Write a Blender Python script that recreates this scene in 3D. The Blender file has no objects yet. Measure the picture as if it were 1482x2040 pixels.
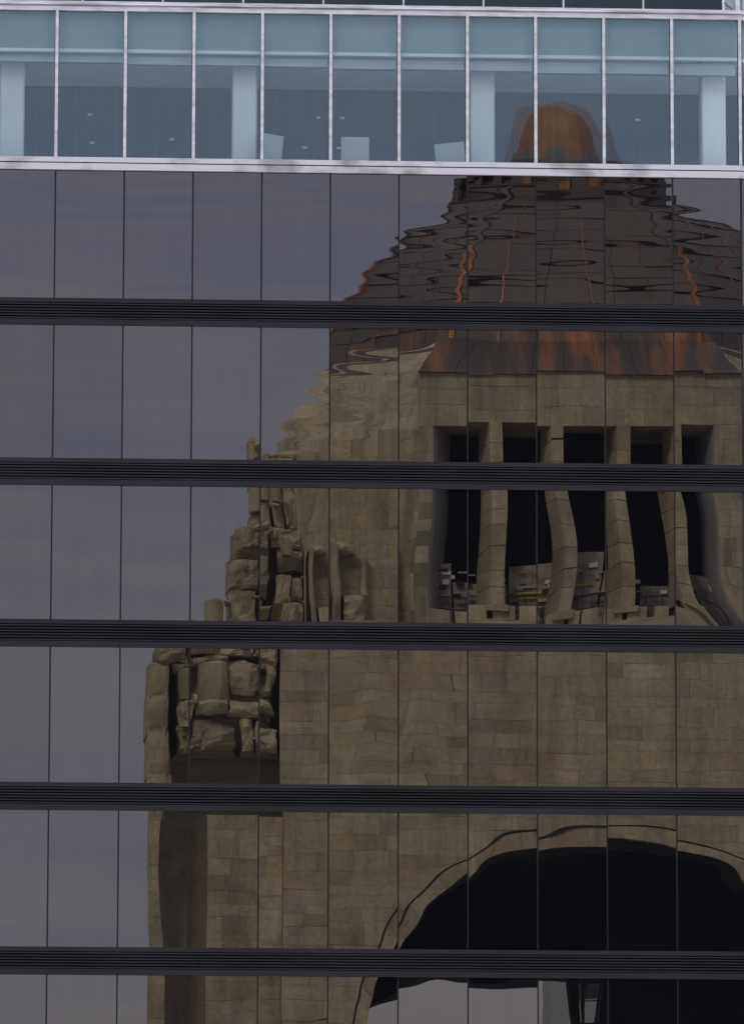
import bpy, math, random
from mathutils import Vector, Matrix, noise
R = math.radians
sc = bpy.context.scene
C = sc.collection

# ------------------------------------------------------------------ camera, sky, sun, exposure
CAM_Y = -139.197
cd = bpy.data.cameras.new('camera')
cam = bpy.data.objects.new('camera', cd)
C.objects.link(cam)
pt, yw, rl = 0.18279, 0.04723, 0.00198
fw = Vector((math.sin(yw)*math.cos(pt), math.cos(yw)*math.cos(pt), math.sin(pt)))
rt = Vector((math.cos(yw), -math.sin(yw), 0))
up = rt.cross(fw)
r2 = math.cos(rl)*rt + math.sin(rl)*up
u2 = -math.sin(rl)*rt + math.cos(rl)*up
m = Matrix((r2, u2, -fw)).transposed().to_4x4()
m.translation = Vector((0, CAM_Y, 1.6))
cam.matrix_world = m
cd.sensor_fit = 'VERTICAL'
cd.sensor_height = 36
cd.lens = 13018.4/2040*36
cd.clip_start = 0.5
cd.clip_end = 6000
sc.camera = cam

world = bpy.data.worlds.new('World')
sc.world = world
world.use_nodes = True
wt = world.node_tree
for n in list(wt.nodes): wt.nodes.remove(n)
def wn(t, **kw):
    n = wt.nodes.new(t)
    for k, v in kw.items(): setattr(n, k, v)
    return n
SUN_EL, SUN_ROT = R(48), R(-28)
out = wn('ShaderNodeOutputWorld')
sky = wn('ShaderNodeTexSky', sky_type='NISHITA', sun_disc=False, sun_elevation=SUN_EL, sun_rotation=SUN_ROT)
bg1 = wn('ShaderNodeBackground'); bg1.inputs['Strength'].default_value = 0.05
wt.links.new(sky.outputs[0], bg1.inputs['Color'])
tc = wn('ShaderNodeTexCoord')
sep = wn('ShaderNodeSeparateXYZ'); wt.links.new(tc.outputs['Generated'], sep.inputs[0])
ramp = wn('ShaderNodeValToRGB')                      # overcast: brighter towards the zenith
ramp.color_ramp.elements[0].position = 0.0; ramp.color_ramp.elements[0].color = (.61, .555, .53, 1)
ramp.color_ramp.elements[1].position = 1.0; ramp.color_ramp.elements[1].color = (1.0, 1.0, 1.05, 1)
e = ramp.color_ramp.elements.new(.25); e.color = (.42, .425, .525, 1)
e = ramp.color_ramp.elements.new(.5); e.color = (.74, .74, .82, 1)
wt.links.new(sep.outputs['Z'], ramp.inputs[0])
mp = wn('ShaderNodeMapping'); mp.inputs['Scale'].default_value = (2.2, 2.2, 24)
wt.links.new(tc.outputs['Generated'], mp.inputs[0])
nz = wn('ShaderNodeTexNoise'); nz.inputs['Scale'].default_value = 2.3; nz.inputs['Detail'].default_value = 5
wt.links.new(mp.outputs[0], nz.inputs[0])
cr = wn('ShaderNodeValToRGB')                        # gaps and thick patches in the cloud layer
cr.color_ramp.elements[0].position = .36; cr.color_ramp.elements[0].color = (.83, .88, 1.07, 1)
cr.color_ramp.elements[1].position = .56; cr.color_ramp.elements[1].color = (1.03, 1.01, 1.0, 1)
wt.links.new(nz.outputs[0], cr.inputs[0])
mp2 = wn('ShaderNodeMapping'); mp2.inputs['Scale'].default_value = (7, 7, 210)
wt.links.new(tc.outputs['Generated'], mp2.inputs[0])
nz2 = wn('ShaderNodeTexNoise'); nz2.inputs['Scale'].default_value = 1.3; nz2.inputs['Detail'].default_value = 4
wt.links.new(mp2.outputs[0], nz2.inputs[0])
cr2 = wn('ShaderNodeValToRGB')                       # fine streaks of thin cloud
cr2.color_ramp.elements[0].position = .38; cr2.color_ramp.elements[0].color = (.95, .965, 1.015, 1)
cr2.color_ramp.elements[1].position = .60; cr2.color_ramp.elements[1].color = (1.02, 1.01, 1.0, 1)
wt.links.new(nz2.outputs[0], cr2.inputs[0])
mulb = wn('ShaderNodeMix', data_type='RGBA', blend_type='MULTIPLY'); mulb.inputs[0].default_value = 1
wt.links.new(cr.outputs[0], mulb.inputs[6]); wt.links.new(cr2.outputs[0], mulb.inputs[7])
mul = wn('ShaderNodeMix', data_type='RGBA', blend_type='MULTIPLY'); mul.inputs[0].default_value = 1
wt.links.new(ramp.outputs[0], mul.inputs[6]); wt.links.new(mulb.outputs[2], mul.inputs[7])
bg2 = wn('ShaderNodeBackground'); bg2.inputs['Strength'].default_value = 1.0
wt.links.new(mul.outputs[2], bg2.inputs['Color'])
mx = wn('ShaderNodeMixShader'); mx.inputs[0].default_value = .88
wt.links.new(bg1.outputs[0], mx.inputs[1]); wt.links.new(bg2.outputs[0], mx.inputs[2])
wt.links.new(mx.outputs[0], out.inputs[0])

sd = bpy.data.lights.new('sun', 'SUN')
sd.energy = 1.9; sd.angle = R(14); sd.color = (1, .93, .82)
sun = bpy.data.objects.new('sun', sd); C.objects.link(sun)
sv = Vector((math.sin(SUN_ROT)*math.cos(SUN_EL), math.cos(SUN_ROT)*math.cos(SUN_EL), math.sin(SUN_EL)))
sun.rotation_euler = sv.to_track_quat('Z', 'Y').to_euler()

sc.view_settings.view_transform = 'Standard'
sc.view_settings.look = 'None'
sc.view_settings.exposure = 1.2
sc.view_settings.gamma = 1
sc.view_settings.use_curve_mapping = False
sc.render.engine = 'CYCLES'
sc.cycles.max_bounces = 8
sc.cycles.transparent_max_bounces = 12

# ------------------------------------------------------------------ materials
def mat(name):
    M = bpy.data.materials.new(name); M.use_nodes = True
    nt = M.node_tree
    return M, nt, nt.nodes['Principled BSDF'], nt.nodes['Material Output']
def plain(name, col, rough=.6, metal=0, var=0.0, scale=2.0, col2=None, bump=0.0, stretch=(1, 1, 1), detail=6, lo=.35, hi=.65, streak=0):
    M, nt, b, o = mat(name)
    b.inputs['Roughness'].default_value = rough; b.inputs['Metallic'].default_value = metal
    b.inputs['Base Color'].default_value = (*col, 1)
    if var or col2 or bump:
        g = nt.nodes.new('ShaderNodeNewGeometry')
        mp = nt.nodes.new('ShaderNodeMapping'); mp.inputs['Scale'].default_value = stretch
        nt.links.new(g.outputs['Position'], mp.inputs[0])
        n = nt.nodes.new('ShaderNodeTexNoise'); n.inputs['Scale'].default_value = scale; n.inputs['Detail'].default_value = detail
        nt.links.new(mp.outputs[0], n.inputs[0])
        r = nt.nodes.new('ShaderNodeValToRGB')
        r.color_ramp.elements[0].position = lo; r.color_ramp.elements[1].position = hi
        c2 = col2 or tuple(c*(1+var) for c in col); c1 = col if col2 else tuple(c*(1-var) for c in col)
        r.color_ramp.elements[0].color = (*c1, 1); r.color_ramp.elements[1].color = (*c2, 1)
        nt.links.new(n.outputs[0], r.inputs[0]); nt.links.new(r.outputs[0], b.inputs['Base Color'])
        if streak:
            m2 = nt.nodes.new('ShaderNodeMapping'); m2.inputs['Scale'].default_value = (1.5, 1.5, .22); nt.links.new(g.outputs['Position'], m2.inputs[0])
            n2 = nt.nodes.new('ShaderNodeTexNoise'); n2.inputs['Scale'].default_value = .9; n2.inputs['Detail'].default_value = 8; n2.inputs['Roughness'].default_value = .62
            nt.links.new(m2.outputs[0], n2.inputs[0])
            n3 = nt.nodes.new('ShaderNodeTexNoise'); n3.inputs['Scale'].default_value = 4.5; n3.inputs['Detail'].default_value = 6; n3.inputs['Roughness'].default_value = .7
            nt.links.new(g.outputs['Position'], n3.inputs[0])
            a1 = nt.nodes.new('ShaderNodeMath'); a1.operation = 'ADD'; nt.links.new(n2.outputs[0], a1.inputs[0]); nt.links.new(n3.outputs[0], a1.inputs[1])
            r2_ = nt.nodes.new('ShaderNodeMapRange'); r2_.inputs[1].default_value = .70; r2_.inputs[2].default_value = 1.3; r2_.inputs[3].default_value = 1-streak; r2_.inputs[4].default_value = 1+streak*.8
            nt.links.new(a1.outputs[0], r2_.inputs[0])
            vs = nt.nodes.new('ShaderNodeVectorMath'); vs.operation = 'SCALE'; nt.links.new(r.outputs[0], vs.inputs[0]); nt.links.new(r2_.outputs[0], vs.inputs['Scale'])
            nt.links.new(vs.outputs[0], b.inputs['Base Color'])
        if bump:
            bp = nt.nodes.new('ShaderNodeBump'); bp.inputs['Distance'].default_value = bump
            nt.links.new(n.outputs[0], bp.inputs['Height']); nt.links.new(bp.outputs[0], b.inputs['Normal'])
    return M
def mirror_glass(name, tint, refl):
    M, nt, b, o = mat(name); nt.nodes.remove(b)
    gl = nt.nodes.new('ShaderNodeBsdfGlossy'); gl.inputs['Roughness'].default_value = 0
    oi = nt.nodes.new('ShaderNodeObjectInfo'); g = nt.nodes.new('ShaderNodeNewGeometry')
    mp = nt.nodes.new('ShaderNodeMapping'); mp.inputs['Scale'].default_value = (3, 3, .35); nt.links.new(g.outputs['Position'], mp.inputs[0])
    n = nt.nodes.new('ShaderNodeTexNoise'); n.inputs['Scale'].default_value = 1.6; n.inputs['Detail'].default_value = 7; nt.links.new(mp.outputs[0], n.inputs[0])
    ad = nt.nodes.new('ShaderNodeMath'); ad.operation = 'ADD'; nt.links.new(oi.outputs['Random'], ad.inputs[0]); nt.links.new(n.outputs[0], ad.inputs[1])
    rp = nt.nodes.new('ShaderNodeMapRange'); rp.inputs[1].default_value = 0; rp.inputs[2].default_value = 2; rp.inputs[3].default_value = .86; rp.inputs[4].default_value = 1.10
    nt.links.new(ad.outputs[0], rp.inputs[0])
    vm = nt.nodes.new('ShaderNodeVectorMath'); vm.operation = 'SCALE'; vm.inputs[0].default_value = tint; nt.links.new(rp.outputs[0], vm.inputs['Scale']); nt.links.new(vm.outputs[0], gl.inputs['Color'])
    df = nt.nodes.new('ShaderNodeBsdfDiffuse'); df.inputs['Color'].default_value = (.004, .004, .005, 1)
    fr = nt.nodes.new('ShaderNodeFresnel'); fr.inputs['IOR'].default_value = 1.5
    mr = nt.nodes.new('ShaderNodeMapRange'); mr.inputs[1].default_value = .04; mr.inputs[2].default_value = 1; mr.inputs[3].default_value = refl; mr.inputs[4].default_value = 1
    nt.links.new(fr.outputs[0], mr.inputs[0])
    mx = nt.nodes.new('ShaderNodeMixShader')
    nt.links.new(mr.outputs[0], mx.inputs[0]); nt.links.new(df.outputs[0], mx.inputs[1]); nt.links.new(gl.outputs[0], mx.inputs[2])
    nt.links.new(mx.outputs[0], o.inputs[0])
    return M
def clear_glass(name, trans, refl, tint=(1, 1, 1)):
    M, nt, b, o = mat(name); nt.nodes.remove(b)
    gl = nt.nodes.new('ShaderNodeBsdfGlossy'); gl.inputs['Roughness'].default_value = 0; gl.inputs['Color'].default_value = (*tint, 1)
    tr = nt.nodes.new('ShaderNodeBsdfTransparent'); tr.inputs['Color'].default_value = (*trans, 1)
    fr = nt.nodes.new('ShaderNodeFresnel'); fr.inputs['IOR'].default_value = 1.5
    mr = nt.nodes.new('ShaderNodeMapRange'); mr.inputs[1].default_value = .04; mr.inputs[2].default_value = 1; mr.inputs[3].default_value = refl; mr.inputs[4].default_value = 1
    nt.links.new(fr.outputs[0], mr.inputs[0])
    mx = nt.nodes.new('ShaderNodeMixShader')
    nt.links.new(mr.outputs[0], mx.inputs[0]); nt.links.new(tr.outputs[0], mx.inputs[1]); nt.links.new(gl.outputs[0], mx.inputs[2])
    nt.links.new(mx.outputs[0], o.inputs[0])
    return M

M_GLASS = mirror_glass('bronze_reflective_glass', (1.0, .98, .96), .108)
M_GLASS_UP = mirror_glass('green_dark_glass', (.62, .78, .74), .06)
M_CLEAR = clear_glass('clear_glass', (.96, 1, 1), .062, (.74, .93, 1))
M_INNER = clear_glass('clear_inner_glass', (.96, 1, 1), .058, (.74, .93, 1))
M_BAND = plain('charcoal_aluminium', (.0125, .0125, .0155), .55, 0, .32, .7, stretch=(.5, .5, 2))
M_BAND.node_tree.nodes['Principled BSDF'].inputs['Specular IOR Level'].default_value = .22
M_JOINT = plain('black_gasket', (.004, .004, .005), .8)
M_ALU = plain('brushed_aluminium', (.42, .425, .43), .5, .12, scale=3.5, col2=(.58, .585, .595), lo=.38, hi=.6, stretch=(.6, 1, 2))
M_ALUS = plain('dusty_aluminium', (.23, .228, .225), .5, .12, scale=1.3, col2=(.52, .515, .525), lo=.36, hi=.52, stretch=(.7, 1, 1))
M_ALUD = plain('weathered_aluminium', (.36, .36, .37), .5, .3, scale=1.6, col2=(.62, .61, .66), lo=.40, hi=.56, stretch=(.5, 1, 3))
M_WHITE = plain('white_plaster', (.86, .87, .87), .8, 0, .03, 1.2)
M_CEIL = plain('ceiling_board', (.88, .89, .90), .9, 0, .06, .8)
M_BULK = plain('grey_green_board', (.30, .38, .38), .8, 0, .06, .9)
M_BACK = plain('slate_blue_partition', (.019, .027, .042), .6, 0, .25, 1.2, stretch=(2.5, 1, .3))
M_FLOOR = plain('grey_carpet', (.78, .78, .78), .95, 0, .05, 3)
M_CONC = plain('grey_render', (.30, .29, .28), .9, 0, .15, .5)
M_DARKIN = plain('shade_dark_tone', (.030, .028, .028), .95, 0, .3, .4)  # near-black carries the shade of interiors; also used on plain dark parts
M_MORTAR = plain('dark_mortar', (.37, .315, .22), .95, 0, .3, .6)
STONE = [plain('stone_' + n, c, .9, 0, .13, .55, bump=.02, stretch=(1, 1, 1.6), streak=.38) for n, c in (
    ('tan', (.428, .358, .236)), ('grey', (.408, .350, .250)), ('brown', (.350, .284, .188)), ('buff', (.462, .388, .262)),
    ('olive', (.388, .340, .226)), ('rust', (.405, .315, .198)), ('mauve', (.350, .290, .215)))]
STAIN = [plain('stained_stone_' + n, c, .9, 0, scale=1.0, col2=d, lo=.40, hi=.60, bump=.02, stretch=(1.6, 1.6, .16)) for n, c, d in (
    ('dark', (.185, .168, .118), (.385, .335, .228)), ('pale', (.250, .222, .152), (.410, .355, .242)))]
M_CARVE = plain('carved_stone', (.250, .210, .145), .92, 0, scale=.9, col2=(.450, .385, .262), lo=.36, hi=.60, bump=.05, stretch=(1, 1, .6), detail=8, streak=.3)
STONE_W = [6, 5, 4, 4, 4, 2, 1]
def copper(name, dark, bright, lo, hi, metal, rough, stretch, scale=.9):
    return plain(name, dark, rough, metal, scale=scale, col2=bright, lo=lo, hi=hi, stretch=stretch, bump=.02)
M_COP = copper('dark_copper', (.098, .080, .072), (.140, .098, .076), .42, .8, .25, .5, (1, 1, 1.4))
M_COPD = copper('stained_copper', (.095, .078, .068), (.215, .125, .082), .48, .7, .2, .55, (1.2, 1.2, .5), 1.1)
M_COPS = copper('streaked_copper', (.088, .070, .056), (.50, .18, .068), .50, .76, .3, .45, (1.9, .15, .22), .5)
M_COPO = copper('bright_copper', (.33, .115, .052), (.50, .18, .080), .35, .65, .35, .45, (1, 1, 1), 1.2)
M_COPB = copper('brown_copper', (.17, .085, .045), (.46, .185, .07), .40, .66, .3, .45, (1.5, 1.5, 1), 1.0)
M_TROUGH = plain('pale_blind_case', (.50, .53, .56), .7)
M_PART = plain('partition_trim', (.045, .05, .058), .5)
M_LWIN = plain('dusty_pane', (.17, .14, .125), .35)
M_GLOW, _nt, _b, _o = mat('dim_glow'); _b.inputs['Emission Color'].default_value = (.8, .9, 1, 1); _b.inputs['Emission Strength'].default_value = .009  # faint glow for specks of reflected downlight, no fitting behind it
M_FROST = plain('frosted_glass', (.34, .39, .43), .25, 0, .15, 2)
M_YEL = plain('yellow_paint', (.62, .42, .06), .5)
M_SIGN = plain('white_enamel', (.75, .76, .78), .4)
M_RAIL = plain('dark_steel', (.05, .05, .055), .4, .4)
M_GREYP = plain('grey_cladding', (.30, .295, .30), .6, 0, .08, .7)
M_PAVE = plain('plaza_paving', (.26, .25, .235), .9, 0, .2, .3)
M_ROOM = plain('deck_plaster', (.34, .30, .25), .8, 0, .4, 1.4)

# ------------------------------------------------------------------ mesh helpers
class MB:
    def __init__(s): s.v = []; s.f = []; s.mi = []; s.mats = []
    def face(s, pts, mt):
        if mt not in s.mats: s.mats.append(mt)
        i = len(s.v); s.v += [tuple(p) for p in pts]; s.f.append(tuple(range(i, i+len(pts)))); s.mi.append(s.mats.index(mt))
    def hexa(s, b, t, mt, skip=()):
        """b, t: four points each (same winding)."""
        if mt not in s.mats: s.mats.append(mt)
        i = len(s.v); s.v += [tuple(p) for p in b] + [tuple(p) for p in t]
        F = [(3, 2, 1, 0), (4, 5, 6, 7)] + [(k, (k+1) % 4, (k+1) % 4+4, k+4) for k in range(4)]
        for k, q in enumerate(F):
            if k in skip: continue
            s.f.append(tuple(i+a for a in q)); s.mi.append(s.mats.index(mt))
    def box(s, x0, x1, y0, y1, z0, z1, mt):
        s.hexa([(x0, y0, z0), (x1, y0, z0), (x1, y1, z0), (x0, y1, z0)], [(x0, y0, z1), (x1, y0, z1), (x1, y1, z1), (x0, y1, z1)], mt)
    def mesh(s, name, smooth=False):
        me = bpy.data.meshes.new(name); me.from_pydata(s.v, [], s.f)
        for q in s.mats: me.materials.append(q)
        for p, k in zip(me.polygons, s.mi): p.material_index = k; p.use_smooth = smooth
        me.update(); return me
    def build(s, name, parent=None, smooth=False, kind=None, bevel=0):
        o = bpy.data.objects.new(name, s.mesh(name, smooth)); C.objects.link(o); o.parent = parent
        if kind: o['kind'] = kind
        if bevel:
            b = o.modifiers.new('edge', 'BEVEL'); b.width = bevel; b.segments = 1
        return o
def link(name, me, parent=None, loc=(0, 0, 0), rot=(0, 0, 0)):
    o = bpy.data.objects.new(name, me); C.objects.link(o); o.parent = parent; o.location = loc; o.rotation_euler = rot; return o
def thing(name, label, cat, loc=(0, 0, 0), group=None, rz=0):
    o = bpy.data.objects.new(name, None); C.objects.link(o); o.location = loc; o.rotation_euler = (0, 0, rz)
    o['label'] = label; o['category'] = cat
    if group: o['group'] = group
    return o
def tag(o, label, cat, group=None):
    o['label'] = label; o['category'] = cat
    if group: o['group'] = group
    return o

# ------------------------------------------------------------------ ground
g = MB(); g.face([(-3000, -3000, 0), (3000, -3000, 0), (3000, 3000, 0), (-3000, 3000, 0)], M_PAVE)
o = g.build('ground'); o['kind'] = 'structure'

# ------------------------------------------------------------------ the office building (front face on y = 0, looking towards -y)
PW = 1.5; X0 = -.3453; ZT = 32.024; HS = 3.54677; BT = .59745
JX0 = X0 - 6*PW; XR = X0 + 10*PW            # left end of the built front, right corner
CH = R(34); CL = 3*PW                        # the face beyond the right corner turns away
cux, cuy = math.cos(CH), math.sin(CH)
XE, YE = XR + CL*cux, CL*cuy
bld = thing('office_building', 'dark glass office building with ribbed charcoal bands and a silver framed storey', 'building', (0, 0, 0))
NJ = 17

def pane_mesh(seed, w, h, mt, roll, bowx, bowz, tiltx, tiltz, lam=.34, nxs=9, nzs=66, extra=None):
    """a sheet of tempered glass: slow bow, roller waves and a small lean, as real (tiny) relief."""
    rnd = random.Random(seed)
    ph = [rnd.uniform(0, 6.283) for _ in range(10)]
    la = lam*rnd.uniform(.85, 1.2); lb = lam*rnd.uniform(1.7, 2.4)
    k1, k2 = 2*math.pi/la, 2*math.pi/lb
    off = Vector((seed*3.7 % 91, seed*1.3 % 57, 0))
    v = []; f = []
    for j in range(nzs+1):
        z = h*j/nzs
        for i in range(nxs+1):
            x = w*i/nxs
            env = .55+.65*noise.noise(Vector((x*.8, z*.7, 3))+off)
            d = roll*env/k1*math.sin(k1*(z+.03*math.sin(2.2*x+ph[0]))+ph[1])
            d += .6*roll/k2*math.sin(k2*z+ph[2])
            u, q = 2*x/w-1, 2*z/h-1
            d += bowx*w*.25*(u*u) * (1+.5*math.sin(1.7*q+ph[3])) + bowx*.5*w/math.pi*math.sin(math.pi*u+ph[4])*math.sin(1.5*q+ph[6])
            d += bowz*h*.25*(q*q) + bowz*.5*h/6.28*math.sin(2*math.pi*q*.8+ph[5])
            d += tiltx*(x-w/2)+tiltz*(z-h/2)
            if extra: d += extra(x/w, z/h)
            v.append((x, d, z))
    for j in range(nzs):
        for i in range(nxs):
            a = j*(nxs+1)+i; f.append((a, a+1, a+nxs+2, a+nxs+1))
    me = bpy.data.meshes.new('pane'); me.from_pydata(v, [], f); me.materials.append(mt)
    me.polygons.foreach_set('use_smooth', [True]*len(f)); me.update(); return me

JW = .034
mj = MB(); mj.box(-JW/2-.012, JW/2+.012, .010, .09, 0, HS-BT, M_JOINT); ME_JOINT = mj.mesh('mullion')
# rows of dark panes: row k lies above the k-th band
rowp = {0: (1.25e-3, 4.5e-4, .31), 1: (1.45e-3, 6.0e-4, .40), 2: (5.5e-4, 8.0e-4, .60), 3: (2.8e-4, 7.0e-4, .60), 4: (5.5e-4, 8.0e-4, .70), 5: (7.0e-4, 7e-4, .5)}
SPECIAL = {(5, 2): [0, 0, 1e-4, 0, .6], (5, 1): [0, 0, 0, 0, .6], (4, 2): [0, 1e-4, 3e-4, 0, .8]}
EXTRA = {(2, 9): lambda u, q: -(u-.5)*PW*2.9e-3*(.62-q)**3*6, (2, 5): lambda u, q: (u-.5)*PW*3.5e-4*math.sin(5*q), (2, 6): lambda u, q: (u-.5)*PW*4e-4*math.sin(4*q+1),
         (2, 7): lambda u, q: (u-.5)*PW*7e-4*math.sin(5*q+2), (2, 8): lambda u, q: (u-.5)*PW*-9e-4*math.sin(3.2*q+.5)}
rnd = random.Random(11)
flat = pane_mesh(5, PW-JW, HS-BT, M_GLASS, 2e-4, 3e-4, 2e-4, 0, 0, nzs=30)
for k in range(0, 9):
    zb = ZT - k*HS                         # band top = bottom edge of the glass of row k
    h = HS-BT if k else (34.87-ZT)
    for i in range(NJ-1):
        x = JX0+i*PW
        if k <= 5 and i >= 4:
            ro, bo, lam = rowp[k]
            t = [rnd.gauss(0, 8.5e-4), rnd.gauss(0, 4.0e-4), rnd.gauss(0, bo), rnd.gauss(0, bo*.4), rnd.uniform(.7, 1.25)]
            if k in (1, 2) and i-6 >= 5: t = [t[0]*.6, t[1]*.6, t[2]*.3, t[3]*.5, .28 if k == 1 else .5]
            t = SPECIAL.get((k, i-6), t)
            me = pane_mesh(100*k+i, PW-JW, h, M_GLASS, ro*t[4], t[2], t[3], t[0], t[1], lam, extra=EXTRA.get((k, i-6)))
        else:
            me = flat
            if k == 0: me = pane_mesh(77, PW-JW, h, M_GLASS, 2e-4, 3e-4, 2e-4, 0, 0, nzs=20)
        link('pane', me, bld, (x+JW/2, 0, zb))
    for i in range(NJ):
        o = link('mullion', ME_JOINT, bld, (JX0+i*PW, 0, zb))
        if k == 0: o.scale.z = h/(HS-BT)
    # the ribbed band below this row: two rails and seven slats, each running round the corner
    def prof(pr, name, parent, mt):
        """sweep a closed (y, z) profile along the front and round the corner."""
        mb = MB(); n = len(pr)
        def ring(t):
            if t == 0: return [Vector((JX0-2, y, z)) for y, z in pr]
            if t == 1:
                tn = math.tan(CH/2)
                return [Vector((XR-y*tn, y, z)) for y, z in pr]
            return [Vector((XE-y*cuy, YE+y*cux, z)) for y, z in pr]
        rs = [ring(t) for t in range(3)]
        for a in range(2):
            for q in range(n):
                mb.face([rs[a][q], rs[a+1][q], rs[a+1][(q+1) % n], rs[a][(q+1) % n]], mt)
        mb.face(rs[0], mt); mb.face(rs[2][::-1], mt)
        return mb.build(name, parent)
    band = prof([(.06, zb), (.06, zb-BT), (.20, zb-BT), (.20, zb)], 'spandrel_band', bld, M_JOINT)
    prof([(-.03, zb+.001), (-.03, zb-.095), (.058, zb-.095), (.058, zb+.001)], 'rail', band, M_BAND)
    prof([(-.03, zb-BT+.125), (-.03, zb-BT-.001), (.058, zb-BT-.001), (.058, zb-BT+.125)], 'rail', band, M_BAND)
    for s in range(6):
        z1 = zb-.105-s*.0625
        prof([(.0, z1), (-.035, z1-.014), (-.035, z1-.040), (.02, z1-.050), (.055, z1-.048), (.055, z1)], 'slat', band, M_BAND)
    # turned-away face: three panes and their joints
    for i in range(3):
        ca, sa = cux, cuy
        o = link('pane', flat, bld, (XR+(i*PW+JW/2)*ca, (i*PW+JW/2)*sa, zb), (0, 0, CH))
        if k == 0: o.scale.z = h/(HS-BT)
        o = link('mullion', ME_JOINT, bld, (XR+(i+1)*PW*ca, (i+1)*PW*sa, zb), (0, 0, CH))
        if k == 0: o.scale.z = h/(HS-BT)

# silver framed storey
ZS0, ZS1 = 35.15, 38.475
def sweep(pr, name, mt, x0=JX0-2, parent=bld):
    return prof(pr, name, parent, mt)
prof([(-.07, 34.885), (-.07, 35.03), (.10, 35.03), (.10, 34.885)], 'lower_sill', bld, M_ALUS)
prof([(.02, 35.03), (.02, 35.062), (.10, 35.062), (.10, 35.03)], 'sill_gap', bld, M_JOINT)
prof([(-.05, 35.062), (-.05, 35.172), (.10, 35.172), (.10, 35.062)], 'upper_sill', bld, M_ALUS)
prof([(.03, 34.80), (.03, 34.885), (.12, 34.885), (.12, 34.80)], 'drip_gap', bld, M_JOINT)
prof([(-.05, 38.475), (-.05, 38.565), (.10, 38.565), (.10, 38.475)], 'head_rail', bld, M_ALU)
prof([(-.02, 38.565), (-.02, 38.60), (.10, 38.60), (.10, 38.565)], 'head_joint', bld, M_ALUD)
prof([(-.09, 38.60), (-.09, 38.64), (.25, 38.64), (.25, 38.60)], 'head_flashing', bld, M_ALUD)
prof([(-.05, 38.64), (-.05, 38.69), (.30, 38.69), (.30, 38.64)], 'head_coping', bld, M_ALU)
mm = MB(); mm.box(-.034, .034, -.055, .06, 0, ZS1-35.172, M_ALU); mm.box(-.045, -.036, -.01, .06, 0, ZS1-35.172, M_JOINT); mm.box(.036, .045, -.01, .06, 0, ZS1-35.172, M_JOINT)
ME_MUL = mm.mesh('silver_mullion')
for i in range(NJ):
    link('silver_mullion', ME_MUL, bld, (JX0+i*PW, 0, 35.172))
hh = ZS1-35.172
rnd = random.Random(5)
for i in range(NJ-1):
    x = JX0+i*PW
    pm = pane_mesh(900+i, PW-.08, hh, M_CLEAR, 1.5e-4, rnd.gauss(0, 3e-4), 1e-4, rnd.gauss(0, 4e-4), 0, nzs=40)
    p = link('clear_pane', pm, bld, (x+.04, .02, 35.172))
    pm2 = pane_mesh(950+i, PW-.08, hh, M_INNER, 1.5e-4, rnd.gauss(0, 4e-4), 1e-4, rnd.gauss(0, 1.2e-3), rnd.gauss(0, 2e-4), nzs=40)
    link('inner_pane', pm2, p, (0, .03, 0))
for i in range(3):
    p = link('clear_pane', pm, bld, (XR+(i*PW+.04)*cux-.02*cuy, (i*PW+.04)*cuy+.02*cux, 35.172), (0, 0, CH))
    link('silver_mullion', ME_MUL, bld, (XR+(i+1)*PW*cux, (i+1)*PW*cuy, 35.172), (0, 0, CH))

# the room behind it
RD = 4.6; ZC = 37.93
r_ = MB(); r_.face([(JX0-2, RD, 34.9), (XE, RD, 34.9), (XE, RD, ZC), (JX0-2, RD, ZC)], M_BACK); r_.build('partition_wall', bld)
r_ = MB(); r_.face([(JX0-2, .2, 34.95), (XR, .2, 34.95), (XE, YE, 34.95), (XE, RD, 34.95), (JX0-2, RD, 34.95)], M_FLOOR); r_.build('floor_slab', bld)
r_ = MB(); r_.face([(JX0-2, .62, ZC), (XR, .62, ZC), (XE-.3, YE+.4, ZC), (XE, RD, ZC), (JX0-2, RD, ZC)], M_CEIL); r_.build('ceiling_panel', bld)
prof([(.30, 37.69), (.30, 38.60), (.34, 38.60), (.34, 37.69)], 'bulkhead', bld, M_BULK)
prof([(.26, 37.615), (.26, 37.69), (.36, 37.69), (.36, 37.615)], 'blind_rail', bld, M_WHITE)
prof([(.60, 37.90), (.60, 38.60), (.62, 38.60), (.62, 37.90)], 'pelmet', bld, M_CEIL)
rnd = random.Random(3)
for i in range(NJ-1):                        # light troughs, one per bay
    x = JX0+i*PW; q = MB(); dz = -.012*max(i-6, 0)-.02*(i % 3 == 1)
    q.box(x+.05, x+PW-.05, .46, .60, 37.44+dz, 37.585, M_TROUGH); q.build('blind_case', bld)
for k in range(26):
    x = -8+k*.9; q = MB(); q.box(x-.02-.04*(k % 3 == 0), x+.02, RD-.05, RD-.002, 34.95, ZC, M_PART); q.build('partition_post', bld)
for (x, zz) in ((.35, 36.15), (5.5, 36.15), (6.05, 36.15), (.4, 35.5), (5.2, 35.45), (5.98, 35.45), (12.75, 36.2), (2.2, 35.6)):
    q = MB(); q.box(x, x+.11, RD-.03, RD-.004, zz+1.1, zz+1.15, M_GLOW); q.build('light_speck', bld)  # glowing specks on the partition stand in for downlight reflections
for cx in (-6.6, -1.32, 3.80, 9.06, 14.18):
    q = MB(); q.box(cx-.27, cx+.27, 1.05, 1.65, 34.95, ZC, M_WHITE); q.build('interior_column', bld, bevel=.03)
q = MB(); q.box(JX0-2.1, JX0-2.0, 0.1, 25, 0, 42, M_CONC); q.build('side_wall', bld)
q = MB(); q.box(XE-.05, XE+.05, YE+.1, 25, 0, 38.5, M_CONC); q.build('side_wall', bld)
q = MB(); q.box(JX0-2, XE, 24.9, 25, 0, 42, M_CONC); q.build('back_wall', bld)
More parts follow.
